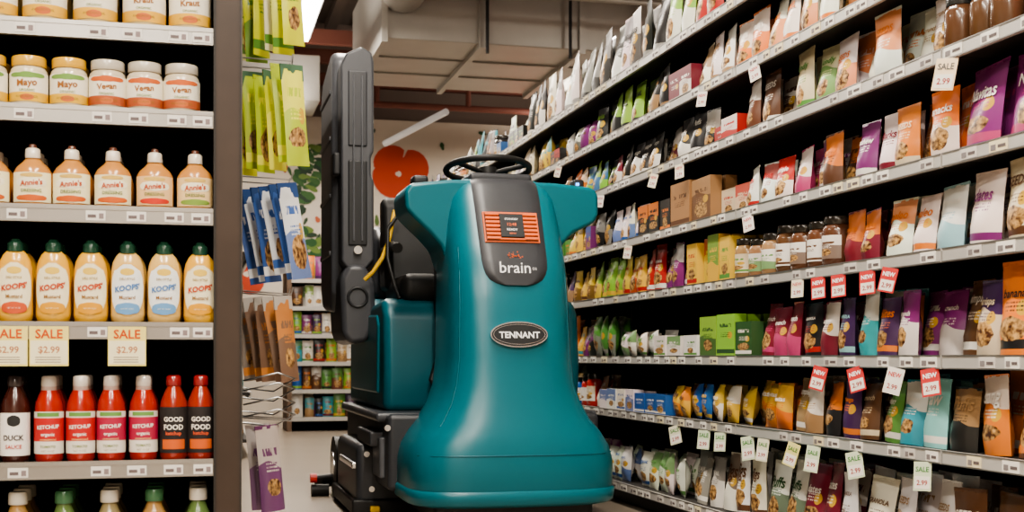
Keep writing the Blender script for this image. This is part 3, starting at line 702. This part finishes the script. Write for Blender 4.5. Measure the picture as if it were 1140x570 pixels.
def face_text(name,s,x,z,width,mat,off=.013,bold=.0,ln=lean):
    vs,fs,_=text_geo(s,bold); mb=MB(name,[mat]); M=T((x,fy(CX,z)-off,z))@Matrix.Rotation(-ln,4,'X')
    mb.add([(a*width,0,b*width) for a,b in vs],fs,(1,1,1),0,M=M); mb.build(fs_)
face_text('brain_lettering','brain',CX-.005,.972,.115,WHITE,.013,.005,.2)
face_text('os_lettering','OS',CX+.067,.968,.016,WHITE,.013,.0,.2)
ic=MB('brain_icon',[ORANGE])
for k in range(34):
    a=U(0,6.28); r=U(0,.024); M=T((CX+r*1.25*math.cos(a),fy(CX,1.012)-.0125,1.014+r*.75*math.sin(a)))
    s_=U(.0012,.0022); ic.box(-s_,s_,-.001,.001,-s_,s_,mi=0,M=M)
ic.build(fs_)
bm_=MB('oval_badge',[CHROME,DARK2])
def disc(mb,M,a,b,y0,y1,mi,n=40):
    vs=[(a*math.cos(2*math.pi*k/n),y,b*math.sin(2*math.pi*k/n)) for y in (y0,y1) for k in range(n)]
    fs=[tuple(range(n))[::1]]+[(k,(k+1)%n,(k+1)%n+n,k+n) for k in range(n)]
    mb.add(vs,fs,(1,1,1),mi,M=M)
M=T((CX+.0,fy(CX,.728)-.004,.728))@Matrix.Rotation(-.14,4,'X')
disc(bm_,M,.106,.047,-.010,.03,0); disc(bm_,M,.101,.042,-.013,0,1); disc(bm_,M,.096,.037,-.0135,0,0); disc(bm_,M,.094,.035,-.014,0,1)
bm_.build(fs_)
face_text('tennant_lettering','TENNANT',CX,.728,.15,WHITE,.0195,.03,.14)
for s in (-1,1):
    tube('column_seam_%d'%(s+1),[(CX+s*(sec(z)[0]*.88),fy(CX+s*(sec(z)[0]*.88),z)+.001,z) for z in [.40,.42,.45,.48,.52,.55,.60,.65,.75,.85,.95,1.05]],.003,TEALD,fs_)
tube('shroud_seam',[(CX+x,fy(CX+x,.30)-.0005,.30) for x in [-.36+.045*k for k in range(17)]],.0028,TEALD,fs_)
def torus(name,M,Rr,r,mat,arc=1.0,seg=48):
    vs=[];fs=[];m=10
    for i in range(seg):
        a=2*math.pi*i/seg
        for k in range(m):
            b=2*math.pi*k/m; vs.append(tuple(M@Vector(((Rr+r*math.cos(b))*math.cos(a),(Rr+r*math.cos(b))*math.sin(a),r*math.sin(b)))))
    for i in range(seg):
        for k in range(m):
            fs.append((i*m+k,((i+1)%seg)*m+k,((i+1)%seg)*m+(k+1)%m,i*m+(k+1)%m))
    me=bpy.data.meshes.new(name); me.from_pydata(vs,[],fs); me.materials.append(mat)
    for p in me.polygons: p.use_smooth=True
    ob=bpy.data.objects.new(name,me); col.objects.link(ob); par(ob,fs_); return ob
MW=T((CX,4.86,1.392))@Matrix.Rotation(-.14,4,'X')
torus('steering_wheel_rim',MW,.165,.013,RUB)
for k in range(3):
    a=math.pi/2+k*2*math.pi/3; tube('wheel_spoke_%d'%k,[tuple(MW@Vector((0,0,-.02))),tuple(MW@Vector((.16*math.cos(a),.16*math.sin(a),0)))],.010,RUB,fs_)
tube('steering_hub',[tuple(MW@Vector((0,0,-.04))),tuple(MW@Vector((0,0,.004)))],.038,RUB,fs_)
tube('steering_column',[(CX,4.84,1.25),(CX,4.86,1.37)],.03,DARK2,fs_)
solid('sensor_right',CX+.30,CX+.345,4.68,4.74,1.295,1.34,DARK2,.008,fs_)
solid('sensor_led',CX+.31,CX+.322,4.674,4.682,1.315,1.325,BLUEL,0,fs_)
solid('sensor_left',CX-.33,CX-.27,4.68,4.76,1.295,1.335,DARK2,.012,fs_)
solid('console_rear',CX-.2,CX+.2,4.86,4.98,.45,1.2,DARK2,.03,fs_)
# seat
solid('seat_cushion',CX-.33,CX+.30,4.96,5.42,.87,.985,RUB,.045,fs_,4)
prism('seat_back',[(5.28,.93),(5.36,1.31),(5.40,1.34),(5.47,1.33),(5.46,.93)],CX-.345,CX+.30,RUB,.04,'x',4)
for k in (-1,1): tube('armrest_%d'%(k+1),[(CX+k*.33,5.40,1.10),(CX+k*.33,5.2,1.11),(CX+k*.33,5.05,1.09)],.022,RUB,fs_)
tank=[(4.93,.43),(4.90,.60),(4.93,.83),(4.99,.885),(5.35,.87),(5.45,.90),(5.98,.93),(6.03,.88),(6.03,.43)]
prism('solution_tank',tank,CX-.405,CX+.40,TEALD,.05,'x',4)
prism('tank_side_pad',[(5.05,.50),(5.03,.78),(5.08,.82),(5.85,.84),(5.9,.80),(5.9,.50)],CX-.415,CX-.39,TEAL,.012,'x',2)
prism('recovery_tank',[(5.50,.90),(5.56,1.18),(5.66,1.24),(5.95,1.24),(6.02,1.16),(6.02,.90)],CX-.36,CX+.36,DARK,.04,'x',3)
solid('chassis',CX-.42,CX+.42,4.72,6.02,.14,.43,DARK,.02,fs_)
solid('chassis_side_rail',CX-.44,CX-.41,4.80,5.0,.18,.34,LIDM,.01,fs_)
solid('front_undercarriage',CX-.30,CX+.30,4.42,4.9,.05,.14,DARK2,.02,fs_)
solid('chassis_platform',CX-.455,CX+.43,4.78,5.95,.40,.435,FRAMEM,.012,fs_)
solid('scrub_deck',CX-.50,CX+.44,5.02,5.72,.05,.30,DARK,.03,fs_)
solid('deck_skirt',CX-.52,CX+.45,5.0,5.75,.02,.08,RUB,.01,fs_)
solid('deck_lift_arm',CX-.515,CX-.49,5.05,5.5,.20,.225,CHROME,.004,fs_)
for k,(yy,zz) in enumerate(((5.03,.26),(5.03,.12),(4.74,.38))):
    tube('bolt_%d'%k,[(CX-.46+.02*k,yy-.02,zz),(CX-.46+.02*k,yy,zz)],.012,CHROME,fs_)
solid('side_step',CX-.47,CX-.38,4.86,5.25,.30,.36,DARK,.01,fs_)
solid('yellow_drain_cap',CX-.45,CX-.41,4.98,5.02,.03,.055,YEL,.006,fs_)
def wheelx(name,x0,x1,y,r):
    tube(name,[(x0,y,r),(x1,y,r)],r,RUB,fs_,res=10); tube(name+'_hub',[(x0-.006,y,r),(x1+.006,y,r)],r*.5,CHROME,fs_,res=8)
wheelx('rear_wheel_left',CX-.50,CX-.43,5.88,.14); wheelx('rear_wheel_right',CX+.40,CX+.47,5.88,.14)
wheelx('front_wheel',CX-.04,CX+.04,4.68,.125)
tube('squeegee_bar',[(CX-.56,5.98,.06),(CX-.4,6.1,.06),(CX,6.16,.06),(CX+.4,6.1,.06),(CX+.5,5.98,.06)],.03,RUB,fs_)
tube('squeegee_arm',[(CX-.585,5.90,.085),(CX-.42,5.9,.10)],.012,DARK2,fs_)
tube('squeegee_knob',[(CX-.605,5.90,.085),(CX-.575,5.90,.085)],.022,RED,fs_,res=6)
tube('squeegee_roller',[(CX-.60,5.9,.028),(CX-.52,5.9,.028)],.028,RUB,fs_,res=6)
# upright lid
prism('lid_shell',[(5.46,.92),(5.44,1.94),(5.52,1.985),(5.86,1.93),(5.95,1.86),(5.96,.95),(5.88,.86),(5.55,.84)],.578,.69,LIDM,.035,'x',4)
for k,z in enumerate((1.1,1.35,1.6,1.8)): solid('lid_shell_rib_%d'%k,.570,.585,5.50,5.90,z-.01,z+.01,FRAMEM,.004,fs_)
prism('lid_inner_tray',[(5.50,.98),(5.50,1.85),(5.86,1.82),(5.88,1.0)],.68,.715,DARK,.01,'x',2)
prism('lid_front_frame',[(.605,1.05),(.60,1.88),(.625,1.935),(.69,1.965),(.735,1.94),(.742,1.90),(.742,1.52),(.730,1.50),(.730,1.42),(.742,1.40),(.742,1.06),(.71,1.02),(.63,1.02)],5.32,5.46,FRAMEM,.018)
solid('lid_frame_inset',.632,.712,5.312,5.33,1.12,1.48,DARK2,.006,fs_)
solid('lid_frame_inset_top',.632,.712,5.312,5.33,1.54,1.86,DARK,.006,fs_)
for k in range(2): tube('lid_rib_%d'%k,[(.655+k*.035,5.31,1.14),(.655+k*.035,5.31,1.84)],.004,LIDM,fs_)
tube('lid_release',[(.672,5.30,1.10),(.672,5.32,1.10)],.018,CHROME,fs_)
solid('lid_latch',.572,.612,5.36,5.46,1.42,1.52,DARK2,.012,fs_)
prism('lid_hinge_housing',[(.605,.74),(.595,.98),(.63,1.04),(.70,1.04),(.745,.97),(.75,.78),(.71,.71),(.64,.70)],5.30,5.75,FRAMEM,.03)
torus('hinge_ring',T((.67,5.298,.90))@Matrix.Rotation(math.pi/2,4,'X'),.04,.006,DARK2)
tube('yellow_handle',[(.815,5.22,1.26),(.80,5.20,1.20),(.785,5.19,1.13),(.76,5.2,1.06),(.72,5.2,1.0),(.69,5.22,.97)],.009,YEL,fs_)
tube('black_cable',[(.84,5.2,1.26),(.78,5.18,1.18),(.77,5.12,1.05),(.79,5.05,.93),(.80,5.0,.88)],.008,RUB,fs_)
tube('drain_hose',[(.93,4.9,.62),(.90,4.84,.56),(.93,4.83,.50),(.90,4.84,.45)],.012,RUB,fs_)
solid('red_release_lever',.895,.915,4.82,4.85,.40,.43,RED,.006,fs_)

# ---------------------------------------------------------------- camera
cam=bpy.data.cameras.new('camera'); cam.lens=1400/1140*36; cam.sensor_width=36; cam.shift_y=112/1140
cam.clip_start=.05
cam.dof.use_dof=True; cam.dof.focus_distance=4.0; cam.dof.aperture_fstop=6.3
co=bpy.data.objects.new('camera',cam); co.location=(0,0,.65); co.rotation_euler=(math.pi/2,0,-math.radians(14.2)); col.objects.link(co)
scene.camera=co
scene.view_settings.view_transform='AgX'
scene.view_settings.look='AgX - Medium High Contrast'
scene.view_settings.exposure=.3
